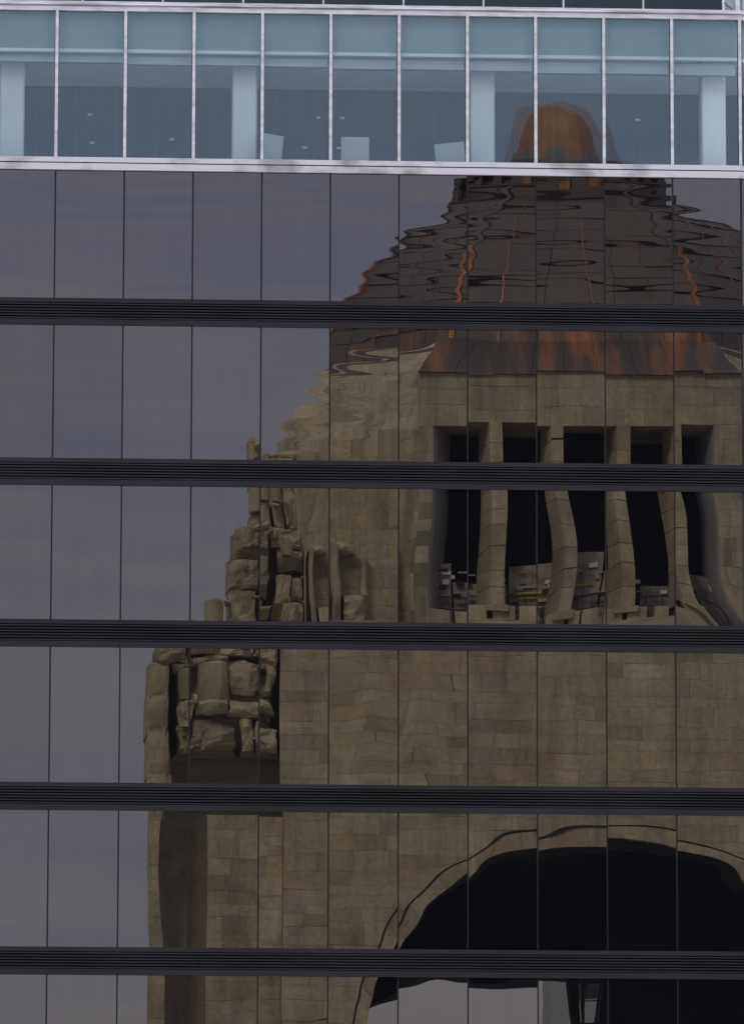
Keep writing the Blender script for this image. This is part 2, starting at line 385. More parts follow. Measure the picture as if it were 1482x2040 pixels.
q = MB(); q.box(JX0-2, XR-.4, RD+.02, RD+.2, 34.5, 38.6, M_CONC); q.build('core_wall', bld)
# the set-back storey above
UP = 1.7625; XU = 3.729-7*UP
for i in range(13):
    x = XU+i*UP
    link('upper_pane', pane_mesh(1200+i, UP-.03, 3.0, M_GLASS_UP, 2e-4, rnd.gauss(0, 4e-4), 1e-4, rnd.gauss(0, 1e-3), rnd.gauss(0, 1e-3), nzs=20), bld, (x+.015, .12, 38.69))
    q = MB(); q.box(-.018, .018, .06, .20, 0, 3.0, M_ALU); o = q.build('thin_mullion', bld); o.location = (x, 0, 38.69)
q = MB(); q.box(-.018, .018, .06, .20, 0, 3.0, M_ALU); o = q.build('thin_mullion', bld); o.location = (XU+13*UP, 0, 38.69)
link('upper_pane', pane_mesh(1250, PW, 3.0, M_FROST, 2e-4, 1e-3, 1e-4, 0, 0, nzs=20), bld, (XU+13*UP+.04, .16, 38.69))
link('upper_pane', pane_mesh(1251, PW*2, 3.0, M_FROST, 2e-4, 1e-3, 1e-4, 0, 0, nzs=20), bld, (XR+.1*cux, .1, 38.69), (0, 0, CH))
q = MB(); q.box(-.05, .05, -.05, .05, 0, 3.0, M_ALU); o = q.build('corner_post', bld); o.location = (XR-.03, .05, 38.69)
for k in range(2):
    q = MB(); a, b = Vector((XU+13*UP+.03, .10, 38.90+.5*k)), Vector((XR-.04, .10, 38.66+.5*k))
    q.hexa([a+Vector((0, 0, -.012)), b+Vector((0, 0, -.012)), b+Vector((0, .02, -.012)), a+Vector((0, .02, -.012))], [a+Vector((0, 0, .012)), b+Vector((0, 0, .012)), b+Vector((0, .02, .012)), a+Vector((0, .02, .012))], M_RAIL); q.build('cable', bld)
q = MB(); q.box(JX0-2, XU+13*UP, -.05, .3, 41.69, 41.95, M_ALU); q.build('roof_coping', bld)
q = MB(); q.box(JX0-2, XR-.3, .3, 24.9, 41.7, 41.9, M_CONC); q.build('roof', bld)
q = MB(); q.box(JX0-2, XR, .26, 1.0, 38.55, 38.66, M_CONC); q.build('ledge', bld)
# pale boards standing behind the sill
for (x, w, hb, rz, lab) in ((4.33, .50, .50, 14, 'pale tilted board behind the window right of the second white column'),
                            (6.22, .62, .46, 0, 'pale upright board behind the sill in the middle window'),
                            (8.35, .66, .36, -12, 'pale tilted board behind the window left of the third white column')):
    q = MB(); q.box(-w/2, w/2, -.03, .03, 0, hb+.45, M_TROUGH); q.box(-.05, .05, .03, .25, 0, .08, M_WHITE)
    o = q.build('display_board', None, bevel=.01); o.location = (x, .62, 34.95); o.rotation_euler = (0, R(rz*.35), R(rz)); tag(o, lab, 'board')

# ------------------------------------------------------------------ the stone monument that the glass mirrors
XC, DM, HD = 24.3, 157.0, 20.5              # centre, distance of its front from the glass, half depth
mon = thing('stone_monument', 'huge stone arch monument with a copper dome mirrored in the dark glass', 'monument', (XC, -DM-HD, 0))
def P(x, d, z): return Vector((x-XC, HD-d, z))
NRM = Vector((0, 1, 0))
srnd = random.Random(21)
def stone(): return srnd.choices(STONE, STONE_W)[0]
blocks = []                                  # (area, eight points, material)
AXC, AR, AZ, AH, AP = 24.75, 11.0, 29.8, 11.3, 2.5        # front arch: half width, springing, rise, roundness
VR = .62                                                   # width of the ring of arch stones
def ell(x, z, g):
    return (abs(x-AXC)/(AR+g))**AP+(max(z-AZ, 0)/(AH+g))**AP
def arch_pt(t, g):                                         # t from 0 (left) to pi (right)
    c, q = math.cos(t), math.sin(t)
    return AXC-(AR+g)*math.copysign(abs(c)**(2/AP), c), AZ+(AH+g)*max(q, 0)**(2/AP)
def arch_clip(x, z, up):
    if ell(x, z, VR) >= 1: return (x, z)
    dx, dz = x-AXC, max(z-AZ, 0)
    if abs(dx) < (AR+VR)*.66: return (x, AZ+(AH+VR)*max(0, 1-(abs(dx)/(AR+VR))**AP)**(1/AP))
    return (AXC+math.copysign((AR+VR)*max(0, 1-(dz/(AH+VR))**AP)**(1/AP), dx), z)
def clad(a, b, c, d, course, wr, hole=None, clip=None, mats=None, joint=.008, prot=.012, depth=.14):
    """cover the quad a b c d (bottom left, bottom right, top right, top left) with separate stones."""
    n = (b-a).cross(d-a).normalized()
    if n.y < 0: n = -n
    H = ((d-a).length+(c-b).length)/2
    nc = max(1, round(H/course)); z = 0
    hs = [srnd.uniform(.8, 1.25) for _ in range(nc)]; tot = sum(hs); t0 = 0
    for q in range(nc):
        t1 = t0+hs[q]/tot
        W = ((a.lerp(d, t0)-b.lerp(c, t0)).length+(a.lerp(d, t1)-b.lerp(c, t1)).length)/2
        s = 0
        first = srnd.uniform(.3, 1)
        while s < W-.05:
            w = srnd.uniform(*wr)*first; first = 1
            e = min(s+w, W)
            if W-e < wr[0]*.4: e = W
            s0, s1 = s/W, e/W
            js, jt = joint/2/W, joint/2/H
            cs = [(s0+js, t0+jt), (s1-js, t0+jt), (s1-js, t1-jt), (s0+js, t1-jt)]
            pts = [a.lerp(b, u).lerp(d.lerp(c, u), v) for u, v in cs]
            ok = True
            if hole:
                m = sum(pts, Vector())/4
                if hole(m.x+XC, m.z): ok = False
            if ok and clip:
                m = sum(pts, Vector())/4
                if ell(m.x+XC, m.z, VR-.9) < 1: ok = False
            if ok and clip:
                pts2 = []
                for p in pts:
                    x2, z2 = clip(p.x+XC, p.z, 0); pts2.append(Vector((x2-XC, p.y, z2)))
                ar = ((pts2[2]-pts2[0]).cross(pts2[3]-pts2[1])).length/2
                full = ((pts[2]-pts[0]).cross(pts[3]-pts[1])).length/2
                if ar < .18*full: ok = False
                pts = pts2
            if ok:
                f = srnd.uniform(.3, 1)*prot
                ch = .004
                ctr = sum(pts, Vector())/4
                front = [p+n*f+(ctr-p).normalized()*ch for p in pts]
                back = [p-n*depth for p in pts]
                ar = ((pts[2]-pts[0]).cross(pts[3]-pts[1])).length/2
                blocks.append((ar, back, front, srnd.choice(mats) if mats else stone(), ctr))
            s = e
        t0 = t1

# body: front wall with its arch, piers closing off light, back wall; walls in mortar colour; stones are laid over it
def arch_front(x):
    dx = abs(x-AXC)
    return 0 if dx >= AR else AZ+AH*max(0, 1-(dx/AR)**AP)**(1/AP)
def arch_back(x):
    dx = abs(x-AXC)
    return 0 if dx >= 11 else 28.8+10.1*max(0, 1-(dx/11)**6)**.4
def arch_wall(x0, x1, d0, d1, zt, fn, name, mt, half):
    mb = MB(); xs = [x0, AXC-half] + [AXC-half*math.cos(math.pi*i/56) for i in range(57)] + [AXC+half, x1]
    for a, b in zip(xs[:-1], xs[1:]):
        if b-a < 1e-5: continue
        e = 1e-4
        za, zb = fn(a+e if a >= AXC-half else a), fn(b-e if b <= AXC+half else b)
        if b <= AXC-half+1e-6 or a >= AXC+half-1e-6: za = zb = 0
        mb.hexa([P(a, d0, za), P(b, d0, zb), P(b, d1, zb), P(a, d1, za)], [P(a, d0, zt), P(b, d0, zt), P(b, d1, zt), P(a, d1, zt)], mt, skip=(0,))
        mb.face([P(a, d0, za), P(b, d0, zb), P(b, d1, zb), P(a, d1, za)], M_DARKIN)  # soffit painted near-black in place of its shade
    return mb.build(name, mon)
BX0, BX1 = 3.85, 2*XC-3.85
ZB = 50.9
BAY = 10.09                                  # right edge of the corner bay
arch_wall(BAY, 2*XC-BAY, .135, 3.4, ZB, arch_front, 'front_wall', M_MORTAR, AR)
arch_wall(5.0, 2*XC-5.0, 37.6, 41, ZB, arch_back, 'rear_wall', M_MORTAR, 11)
for s in (0, 1):
    def sx(x): return x if not s else 2*XC-x
    q = MB()
    xa, xb = sorted((sx(4.95), sx(AXC-AR-.02 if not s else 2*XC-(AXC+AR+.02))))
    q.hexa([P(xa, 3.41, 0), P(xb, 3.41, 0), P(xb, 37.59, 0), P(xa, 37.59, 0)], [P(xa, 3.41, ZB-.02), P(xb, 3.41, ZB-.02), P(xb, 37.59, ZB-.02), P(xa, 37.59, ZB-.02)], M_DARKIN)
    q.build('light_blocking_pier', mon)  # solid sides added to shut light out of the arch
    # corner strip, deep dark slot, and the panel beside it
    q = MB(); xa, xb = sorted((sx(BX0), sx(4.62)))
    q.hexa([P(xa, .15, 0), P(xb, .15, 0), P(xb, 2.4, 0), P(xa, 2.4, 0)], [P(xa, .15, 49.2), P(xb, .15, 49.2), P(xb, 2.4, 49.2), P(xa, 2.4, 49.2)], M_MORTAR)
    q.build('corner_strip', mon)
    q = MB(); xa, xb = sorted((sx(6.45), sx(BAY-.01)))
    q.hexa([P(xa, .45, 0), P(xb, .45, 0), P(xb, 3.4, 0), P(xa, 3.4, 0)], [P(xa, .45, 42.3), P(xb, .45, 42.3), P(xb, 3.4, 42.3), P(xa, 3.4, 42.3)], M_MORTAR)
    q.build('bay_panel', mon)
    q = MB(); xa, xb = sorted((sx(4.63), sx(BAY-.01)))
    q.hexa([P(xa, 3.0, 0), P(xb, 3.0, 0), P(xb, 3.39, 0), P(xa, 3.39, 0)], [P(xa, 3.0, ZB-.03), P(xb, 3.0, ZB-.03), P(xb, 3.39, ZB-.03), P(xa, 3.39, ZB-.03)], STONE[6])
    q.build('bay_recess', mon)
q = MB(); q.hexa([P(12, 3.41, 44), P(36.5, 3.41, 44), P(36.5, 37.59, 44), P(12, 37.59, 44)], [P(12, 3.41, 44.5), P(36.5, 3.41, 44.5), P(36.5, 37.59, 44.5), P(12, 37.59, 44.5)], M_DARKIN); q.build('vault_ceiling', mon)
q = MB()                                      # sheets inside the two arch walls, interior shade in their colour
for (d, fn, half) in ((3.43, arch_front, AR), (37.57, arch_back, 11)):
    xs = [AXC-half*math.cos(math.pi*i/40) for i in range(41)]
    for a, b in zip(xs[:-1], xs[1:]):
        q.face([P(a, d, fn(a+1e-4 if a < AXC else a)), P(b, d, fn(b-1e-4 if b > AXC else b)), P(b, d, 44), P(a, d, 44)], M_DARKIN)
q.build('shade_lining', mon)
q = MB(); q.hexa([P(5.2, .3, ZB), P(BX1-1.4, .3, ZB), P(BX1-1.4, 40.7, ZB), P(5.2, 40.7, ZB)], [P(5.2, .3, ZB+.3), P(BX1-1.4, .3, ZB+.3), P(BX1-1.4, 40.7, ZB+.3), P(5.2, 40.7, ZB+.3)], M_MORTAR); q.build('terrace', mon)

clad(P(BAY, .12, 27), P(2*XC-BAY, .12, 27), P(2*XC-BAY, .12, ZB), P(BAY, .12, ZB), .68, (.75, 1.75), clip=arch_clip)
for s in (0, 1):
    def sx(x): return x if not s else 2*XC-x
    xa, xb = sorted((sx(6.45), sx(BAY-.03)))
    clad(P(xa, .43, 27), P(xb, .43, 27), P(xb, .43, 42.3), P(xa, .43, 42.3), .68, (.8, 1.7))
    xa, xb = sorted((sx(BX0), sx(4.62)))
    clad(P(xa, .13, 27), P(xb, .13, 27), P(xb, .13, 47.2), P(xa, .13, 47.2), .85, (.9, 1.2))
# voussoirs and the groove round them
NV = 50
def pp(g, a, d):
    x, z = arch_pt(a, g); return P(x, d, z)
for i in range(NV):
    a0, a1 = math.pi*i/NV+.0006, math.pi*(i+1)/NV-.0006
    f0 = srnd.uniform(.02, .05)
    q = MB(); q.hexa([pp(-.03, a0, .4), pp(-.03, a1, .4), pp(VR-.085, a1, .4), pp(VR-.085, a0, .4)],
                     [pp(-.03, a0, .15-f0), pp(-.03, a1, .15-f0), pp(VR-.085, a1, .15-f0), pp(VR-.085, a0, .15-f0)], stone())
    q.build('voussoir', mon)
q = MB()
for i in range(64):
    a0, a1 = math.pi*i/64, math.pi*(i+1)/64
    q.face([pp(VR-.09, a0, .10), pp(VR-.09, a1, .10), pp(VR, a1, .10), pp(VR, a0, .10)], M_DARKIN)
q.build('arch_groove', mon)

# drum: an eight-sided stone storey that leans in towards the dome
def octa(a, b): return [(-b, a), (b, a), (a, b), (a, -b), (b, -a), (-b, -a), (-a, -b), (-a, b)]
def ringpts(a, b, z): return [Vector((x, y, z)) for x, y in octa(a, b)]
FW = 7.75                                    # half width of the window front
LV = [(ZB+.3, 15.2, 7.4), (60.4, 15.3, 7.4), (61.6, 15.1, 7.3), (63.0, 14.4, 7.1), (64.7, 13.4, 6.8), (66.3, 12.0, 6.3)]
q = MB()
for (z0, a0, b0), (z1, a1, b1) in zip(LV[:-1], LV[1:]):
    A, B = ringpts(a0-.02, b0-.01, z0), ringpts(a1-.02, b1-.01, z1)
    for k in range(1, 8):                    # side 0 (front) stays open for the windows
        q.face([A[k], A[(k+1) % 8], B[(k+1) % 8], B[k]], M_MORTAR)
        if k in (1, 7):
            # seen from outside, going left to right
            a, b = (A[(k+1) % 8], A[k]), (B[(k+1) % 8], B[k])
            clad(a[0], a[1], b[1], b[0], .66, (.8, 1.7), prot=.016, mats=STONE[:5]+STAIN[1:]*2)
q.build('drum', mon)
DF = HD-15.1-.25                             # depth of the window front
XL, XRr = XC-FW, XC+FW
WX0, WX1, WZ0, WZ1 = 17.2, 30.7, 53.3, 61.7
cols = (19.95, 23.05, 26.1, 28.85)
def slab(x0, x1, d0, d1, z0, z1, name, mt):
    q = MB(); q.hexa([P(x0, d0, z0), P(x1, d0, z0), P(x1, d1, z0), P(x0, d1, z0)], [P(x0, d0, z1), P(x1, d0, z1), P(x1, d1, z1), P(x0, d1, z1)], mt); return q.build(name, mon)
slab(XL, WX0, DF+.1, DF+3.2, ZB+.3, 64.2, 'window_pier', M_MORTAR)
slab(WX1, XRr, DF+.1, DF+3.2, ZB+.3, 64.2, 'window_pier', M_MORTAR)
slab(WX0, WX1, DF+.1, DF+3.2, WZ1, 64.2, 'lintel', M_MORTAR)
slab(WX0, WX1, DF+.1, DF+1.2, ZB+.3, WZ0-1.2, 'parapet', M_MORTAR)
clad(P(XL, DF+.08, ZB+.3), P(WX0, DF+.08, ZB+.3), P(WX0, DF+.08, 61.7), P(XL, DF+.08, 61.7), .66, (.7, 1.1), mats=STAIN+STONE[:2])
clad(P(WX1, DF+.08, ZB+.3), P(XRr, DF+.08, ZB+.3), P(XRr, DF+.08, 61.7), P(WX1, DF+.08, 61.7), .66, (.7, 1.1), mats=STAIN+STONE[:2])
clad(P(XL, DF+.08, 61.7), P(XRr, DF+.08, 61.7), P(XRr, DF+.08, 64.2), P(XL, DF+.08, 64.2), .8, (.9, 1.9))
clad(P(WX0, DF+.08, ZB+.3), P(WX1, DF+.08, ZB+.3), P(WX1, DF+.08, WZ0-1.2), P(WX0, DF+.08, WZ0-1.2), .5, (.9, 1.9))
# splayed reveal left and right of the windows, fluted flanks
for xa, dx in ((WX0, .9), (WX1, -.6)):
    q = MB(); q.hexa([P(xa, DF+.15, WZ0-1.2), P(xa+dx*.15, DF+.3, WZ0-1.2), P(xa+dx, DF+2.8, WZ0-1.2), P(xa, DF+2.8, WZ0-1.2)],
                     [P(xa, DF+.15, WZ1), P(xa+dx*.15, DF+.3, WZ1), P(xa+dx, DF+2.8, WZ1), P(xa, DF+2.8, WZ1)], M_GREYP); q.build('window_reveal', mon)
for k, cx in enumerate(cols):
    q = MB()
    hw = .31; z = WZ0-.5; n = 9
    for j in range(n):
        z0 = z+(WZ1-z+.1)*j/n+.015; z1 = z+(WZ1-z+.1)*(j+1)/n-.015
        f = srnd.uniform(0, .04); mt = stone()
        q.hexa([P(cx-hw, DF-f, z0), P(cx+hw, DF-f, z0), P(cx+.4, DF+1.9, z0), P(cx-.75, DF+1.9, z0)],
               [P(cx-hw, DF-f, z1), P(cx+hw, DF-f, z1), P(cx+.4, DF+1.9, z1), P(cx-.75, DF+1.9, z1)], mt)
    q.hexa([P(cx-.48, DF-.1, z-.35), P(cx+.48, DF-.1, z-.35), P(cx+.5, DF+1.5, z-.35), P(cx-.5, DF+1.5, z-.35)],
           [P(cx-.48, DF-.1, z), P(cx+.48, DF-.1, z), P(cx+.5, DF+1.5, z), P(cx-.5, DF+1.5, z)], stone())
    q.build('column', mon)
# parapet blocks with dark gaps
x = WX0
while x < WX1-.4:
    w = srnd.uniform(.55, 1.15)
    q = MB(); q.hexa([P(x, DF+.1, WZ0-1.2), P(x+w, DF+.1, WZ0-1.2), P(x+w, DF+.9, WZ0-1.2), P(x, DF+.9, WZ0-1.2)],
                     [P(x, DF+.1, WZ0-.55) , P(x+w, DF+.1, WZ0-.55), P(x+w, DF+.9, WZ0-.55), P(x, DF+.9, WZ0-.55)], stone()); q.build('parapet_block', mon)
    x += w+srnd.uniform(.12, .4)
# the viewing deck inside: room with its shade painted dark, rear partition, rails, signs
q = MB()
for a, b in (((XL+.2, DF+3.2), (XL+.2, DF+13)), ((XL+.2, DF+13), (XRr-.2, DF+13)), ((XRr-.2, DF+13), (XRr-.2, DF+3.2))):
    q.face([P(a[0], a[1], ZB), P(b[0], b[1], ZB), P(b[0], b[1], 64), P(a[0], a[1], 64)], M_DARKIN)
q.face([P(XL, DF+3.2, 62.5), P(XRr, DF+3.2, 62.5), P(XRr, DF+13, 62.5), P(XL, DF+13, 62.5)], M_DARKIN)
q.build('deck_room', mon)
for (xa, xb, zt) in ((17.0, 18.4, 55.3), (18.5, 20.5, 54.3), (20.6, 22.9, 55.4), (23.0, 25.0, 55.9), (25.1, 26.6, 54.9), (26.8, 28.2, 54.2), (28.3, 31.0, 54.7)):
    slab(xa, xb, DF+2.1, DF+2.4, ZB+.3, zt, 'deck_screen', M_ROOM)
for (xa, xb, z) in ((20.9, 22.5, 54.05), (21.0, 22.6, 53.75), (21.0, 22.4, 53.45), (23.5, 24.6, 54.1), (24.9, 25.3, 53.6)):
    slab(xa, xb, DF+2.0, DF+2.06, z, z+.10, 'yellow_rail', M_YEL)
for (xa, xb, z) in ((17.9, 18.4, 54.7), (18.0, 18.3, 54.2), (22.1, 22.5, 54.5), (22.75, 23.0, 53.6), (26.5, 26.8, 54.3), (28.3, 28.9, 54.1), (30.2, 30.5, 54.2), (24.2, 24.7, 55.1)):
    slab(xa, xb, DF+1.98, DF+2.03, z, z+.22, 'notice_plate', M_SIGN)
drnd = random.Random(14)
for _ in range(46):                          # notices, fittings and glints painted as small pieces on the deck screens
    xa, z = drnd.uniform(17.2, 30.6), drnd.uniform(52.6, 54.9)
    slab(xa, xa+drnd.uniform(.12, .5), DF+1.99-drnd.uniform(0, .08), DF+2.09, z, z+drnd.uniform(.06, .22), 'fitting_or_glint', drnd.choice((M_YEL, M_SIGN, M_DARKIN, M_DARKIN, M_GREYP, M_ROOM)))
x = 17.4
while x < 30.6:
    slab(x, x+.05, DF+1.85, DF+1.9, WZ0-1.0, WZ0+.25, 'rail_post', M_RAIL); x += .8
slab(17.3, 30.6, DF+1.84, DF+1.88, WZ0+.25, WZ0+.33, 'handrail', M_RAIL)
slab(17.3, 30.6, DF+1.84, DF+1.88, WZ0-.25, WZ0-.2, 'handrail', M_RAIL)

# dome: copper sheets on eight curved sides, hips in bright copper
DV = [(66.1, 12.15), (67.2, 11.85), (68.3, 11.45), (69.4, 11.0), (70.5, 10.4), (71.5, 9.8), (72.5, 9.05), (73.5, 8.1), (74.4, 6.95), (75.3, 5.5)]
def fb(a): return a*.50
core = MB()
for (z0, a0), (z1, a1) in zip(DV[:-1], DV[1:]):
    A, B = ringpts(a0-.12, fb(a0-.12), z0), ringpts(a1-.12, fb(a1-.12), z1)
    for k in range(8): core.face([A[k], A[(k+1) % 8], B[(k+1) % 8], B[k]], M_DARKIN)
core.build('dome_core', mon)
crnd = random.Random(8)
for lv, ((z0, a0), (z1, a1)) in enumerate(zip(DV[:-1], DV[1:])):
    A, B = ringpts(a0, fb(a0), z0), ringpts(a1, fb(a1), z1)
    for k in range(8):
        a, b, c, d = A[(k+1) % 8], A[k], B[k], B[(k+1) % 8]
        n = (b-a).cross(d-a).normalized()
        if n.dot((a+c)/2) < 0: n = -n
        nn = 6 if k in (0, 4) else 5
        for s in range(nn):
            s0, s1 = s/nn+.0012, (s+1)/nn-.0012
            f0, f1 = crnd.uniform(.07, .12), crnd.uniform(.0, .05)    # lower edge laps over the course below
            q0, q1 = a.lerp(b, s0), a.lerp(b, s1); q2, q3 = d.lerp(c, s1), d.lerp(c, s0)
            mt = M_COPS if lv < 1 and k in (0, 1) else (M_COPD if lv < 2 and crnd.random() < .5 else M_COP)
            q = MB(); q.hexa([p-n*.06 for p in (q0, q1, q2, q3)], [q0+n*f0, q1+n*f0, q2+n*f1, q3+n*f1], mt); q.build('copper_sheet', mon)
def bar(p0, p1, w, t, mt, mb):
    d = (p1-p0).normalized(); o_ = ((p0+p1)/2); o_.z = 0; o_.normalize()
    s = d.cross(o_).normalized()*w/2; n = s.cross(d).normalized()
    if n.dot(o_) < 0: n = -n
    mb.hexa([p0-s-n*.05, p0+s-n*.05, p1+s-n*.05, p1-s-n*.05], [p0-s+n*t, p0+s+n*t, p1+s+n*t, p1-s+n*t], mt)
for k in range(8):
    q = MB()
    for (z0, a0), (z1, a1) in zip(DV[:-1], DV[1:]):
        bar(ringpts(a0, fb(a0), z0)[k], ringpts(a1, fb(a1), z1)[k], .26, .14, (M_COPO if k in (1, 2) and z0 < 69 else M_COPB) if z0 < 71 else M_COP, q)
    q.build('hip_rib', mon)
for k, s_ in ((0, .5), (0, .17), (0, .83), (1, .4), (7, .4), (7, .7), (1, .7)):
    q = MB()
    for (z0, a0), (z1, a1) in zip(DV[:-2], DV[1:-1]):
        A, B = ringpts(a0, fb(a0), z0), ringpts(a1, fb(a1), z1)
        bar(A[k].lerp(A[(k+1) % 8], s_), B[k].lerp(B[(k+1) % 8], s_), .06, .10, M_COPB if z0 < 73 else M_COP, q)
    q.build('standing_seam', mon)
# copper eaves
q = MB()
A, B = ringpts(12.45, 6.3, 65.85), ringpts(12.3, 6.2, 66.2)
for k in range(8): q.face([A[k], A[(k+1) % 8], B[(k+1) % 8], B[k]], M_COPD)
q.build('copper_eaves', mon)
# copper apron hanging in front, over the window lintel
A0_, A1_ = P(XL-.1, DF+.02, 64.15), P(XRr-.1, DF+.02, 64.15)
B0_, B1_ = P(XL+1.0, HD-12.3, 66.3), P(XRr-1.0, HD-12.3, 66.3)
for s in range(9):
    t0, t1 = s/9+.0008, (s+1)/9-.0008
    dz = Vector((0, 0, -.1 if s in (0, 1, 8) else 0))
    q = MB(); q0, q1, q2, q3 = A0_.lerp(A1_, t0)+dz, A0_.lerp(A1_, t1)+dz, B0_.lerp(B1_, t1), B0_.lerp(B1_, t0)
    f0 = Vector((0, crnd.uniform(.12, .16), 0))
    q.hexa([p-Vector((0, .06, .0)) for p in (q0, q1, q2, q3)], [q0+f0, q1+f0, q2+f0*.4, q3+f0*.4], M_COPS); q.build('copper_sheet', mon)
# lantern
LN = [(75.2, 5.55), (75.5, 5.75), (75.75, 5.75), (75.8, 5.2), (76.6, 5.1), (76.65, 5.4), (76.85, 5.4), (76.9, 2.95)]
q = MB()
for (z0, a0), (z1, a1) in zip(LN[:-1], LN[1:]):
    A, B = ringpts(a0, a0*.45, z0), ringpts(a1, a1*.45, z1)
    for k in range(8): q.face([A[k], A[(k+1) % 8], B[(k+1) % 8], B[k]], M_COP)
q.build('lantern_base', mon)
for k in range(8):
    A = ringpts(5.25, 5.25*.45, 75.8); Bq = ringpts(5.2, 5.2*.45, 76.6)
    for s_ in (.06, .35, .65, .94):
        q = MB(); bar(A[k].lerp(A[(k+1) % 8], s_), Bq[k].lerp(Bq[(k+1) % 8], s_), .5, .22, M_COPB if k == 0 and s_ < .9 else M_COP, q); q.build('lantern_pilaster', mon)
q = MB(); N = 8
LP = [(76.85, 2.85), (77.6, 2.72), (78.3, 2.55), (79.0, 2.38), (79.8, 2.12), (80.4, 1.80), (80.75, 1.35), (80.98, .8), (81.08, .02)]
for (z0, a0), (z1, a1) in zip(LP[:-1], LP[1:]):
    for k in range(N):
        t0, t1 = 2*math.pi*(k+.5)/N, 2*math.pi*(k+1.5)/N
        q.face([Vector((a0*math.cos(t0), a0*math.sin(t0), z0)), Vector((a0*math.cos(t1), a0*math.sin(t1), z0)), Vector((a1*math.cos(t1), a1*math.sin(t1), z1)), Vector((a1*math.cos(t0), a1*math.sin(t0), z1))], M_COPO)
o = q.build('lantern_cap', mon); o.location.x = -.1
for k in range(8):
    t = math.pi/2+2*math.pi*k/8
    q = MB(); c, s_ = math.cos(t), math.sin(t)
    tx, ty = -s_, c
    def lp(r, w, z): return Vector((r*c+w*tx-.1, r*s_+w*ty, z))
    q.hexa([lp(2.0, -.55, 77.2), lp(2.0, .55, 77.2), lp(2.76, .55, 77.2), lp(2.76, -.55, 77.2)], [lp(2.0, -.55, 78.3), lp(2.0, .55, 78.3), lp(2.50, .55, 78.3), lp(2.50, -.55, 78.3)], M_LWIN); q.build('lantern_window', mon)

# carved groups at the corners: hewn blocks, drums and slabs
krnd = random.Random(4)
def rough_block(mb, x0, x1, z0, z1, d0, d1, mt, j=.07, lean=0):
    """hewn block: uneven corners, front (d0) a little smaller than its back, split into facets"""
    def jp(x, d, z):
        q = noise.noise_vector(Vector((x, d, z))*1.9+so)
        return P(x+q.x*.14*AMP, d+q.y*.30*AMP+noise.noise(Vector((x, 0, z))*5+so)*.10*AMP, z+q.z*.14*AMP)
    n = 6; m_ = 6; so = Vector((krnd.uniform(0, 50), krnd.uniform(0, 50), 0))
    ins = min(x1-x0, z1-z0)*.10
    grid = [[None]*(m_+1) for _ in range(n+1)]
    for a in range(n+1):
        for b in range(m_+1):
            u, v = a/n, b/m_
            e = (abs(2*u-1)**3+abs(2*v-1)**3)*.5*min(.35, (d1-d0)*.35)
            grid[a][b] = jp(x0+ins+(x1-x0-2*ins)*u+lean*v, d0+e, z0+ins*.5+(z1-z0-1.5*ins)*v)
    for a in range(n):
        for b in range(m_):
            mb.face([grid[a][b], grid[a+1][b], grid[a+1][b+1], grid[a][b+1]], mt)
    def back(p, u, v): return P(x0+(x1-x0)*u+lean*v, d1, z0+(z1-z0)*v)
    rim = [(a, 0) for a in range(n)]+[(n, b) for b in range(m_)]+[(a, m_) for a in range(n, 0, -1)]+[(0, b) for b in range(m_, 0, -1)]
    for k in range(len(rim)):
        (a, b), (c, d) = rim[k], rim[(k+1) % len(rim)]
        mb.face([grid[a][b], back(None, a/n, b/m_), back(None, c/n, d/m_), grid[c][d]], mt)
def column_head(mb, x, z0, z1, d, r, mt):
    n = 12
    for a in range(n):
        t0, t1 = 2*math.pi*a/n, 2*math.pi*(a+1)/n
        p = lambda t, z, q: P(x+r*q*math.cos(t), d+r*q*math.sin(t), z)
        mb.face([p(t0, z0, .92), p(t1, z0, .92), p(t1, z1-.12, 1), p(t0, z1-.12, 1)], mt)
        mb.face([p(t0, z1-.12, 1), p(t1, z1-.12, 1), p(t1, z1, .82), p(t0, z1, .82)], mt)
        mb.face([p(t0, z1, .82), p(t1, z1, .82), p(0, z1+.03, 0), p(0, z1+.03, 0)][:3], mt)
        mb.face([p(t0, z0, .92), p(t1, z0, .92), p(0, z0, 0)], mt)
def group(name, blks, heads, mir):
    mb = MB()
    for bl in blks:
        x0, x1, z0, z1, d0, d1 = bl[:6]; ln = bl[6] if len(bl) > 6 else 0
        if mir: x0, x1, ln = 2*XC-x1, 2*XC-x0, -ln
        rough_block(mb, x0, x1, z0, z1, d0, d1, STONE[0] if AMP < 1 else krnd.choice((M_CARVE, M_CARVE, STONE[0], STONE[2], STONE[4])), lean=ln)
    bx0, bx1, bz0, bz1 = min(b[0] for b in blks), max(b[1] for b in blks), min(b[2] for b in blks), max(b[3] for b in blks)
    for _ in range(int((bx1-bx0)*(bz1-bz0)*.55) if AMP == 1 else 0):              # broken small detail between the larger forms
        x, z = krnd.uniform(bx0, bx1), krnd.uniform(bz0, bz1)
        hit = [b for b in blks if b[0] < x < b[1] and b[2] < z < b[3]]
        if not hit: continue
        d = min(b[4] for b in hit); w, h = krnd.uniform(.12, .38), krnd.uniform(.12, .45)
        if mir: x = 2*XC-x
        rough_block(mb, x-w/2, x+w/2, z-h/2, z+h/2, d-krnd.uniform(.02, .3), d+.5, krnd.choice((M_CARVE, STONE[2], STONE[0])), lean=krnd.uniform(-.15, .15))
    for (x, z0, z1, d, r) in heads:
        column_head(mb, 2*XC-x if mir else x, z0, z1, d, r, M_CARVE)
    return mb.build(name, mon)
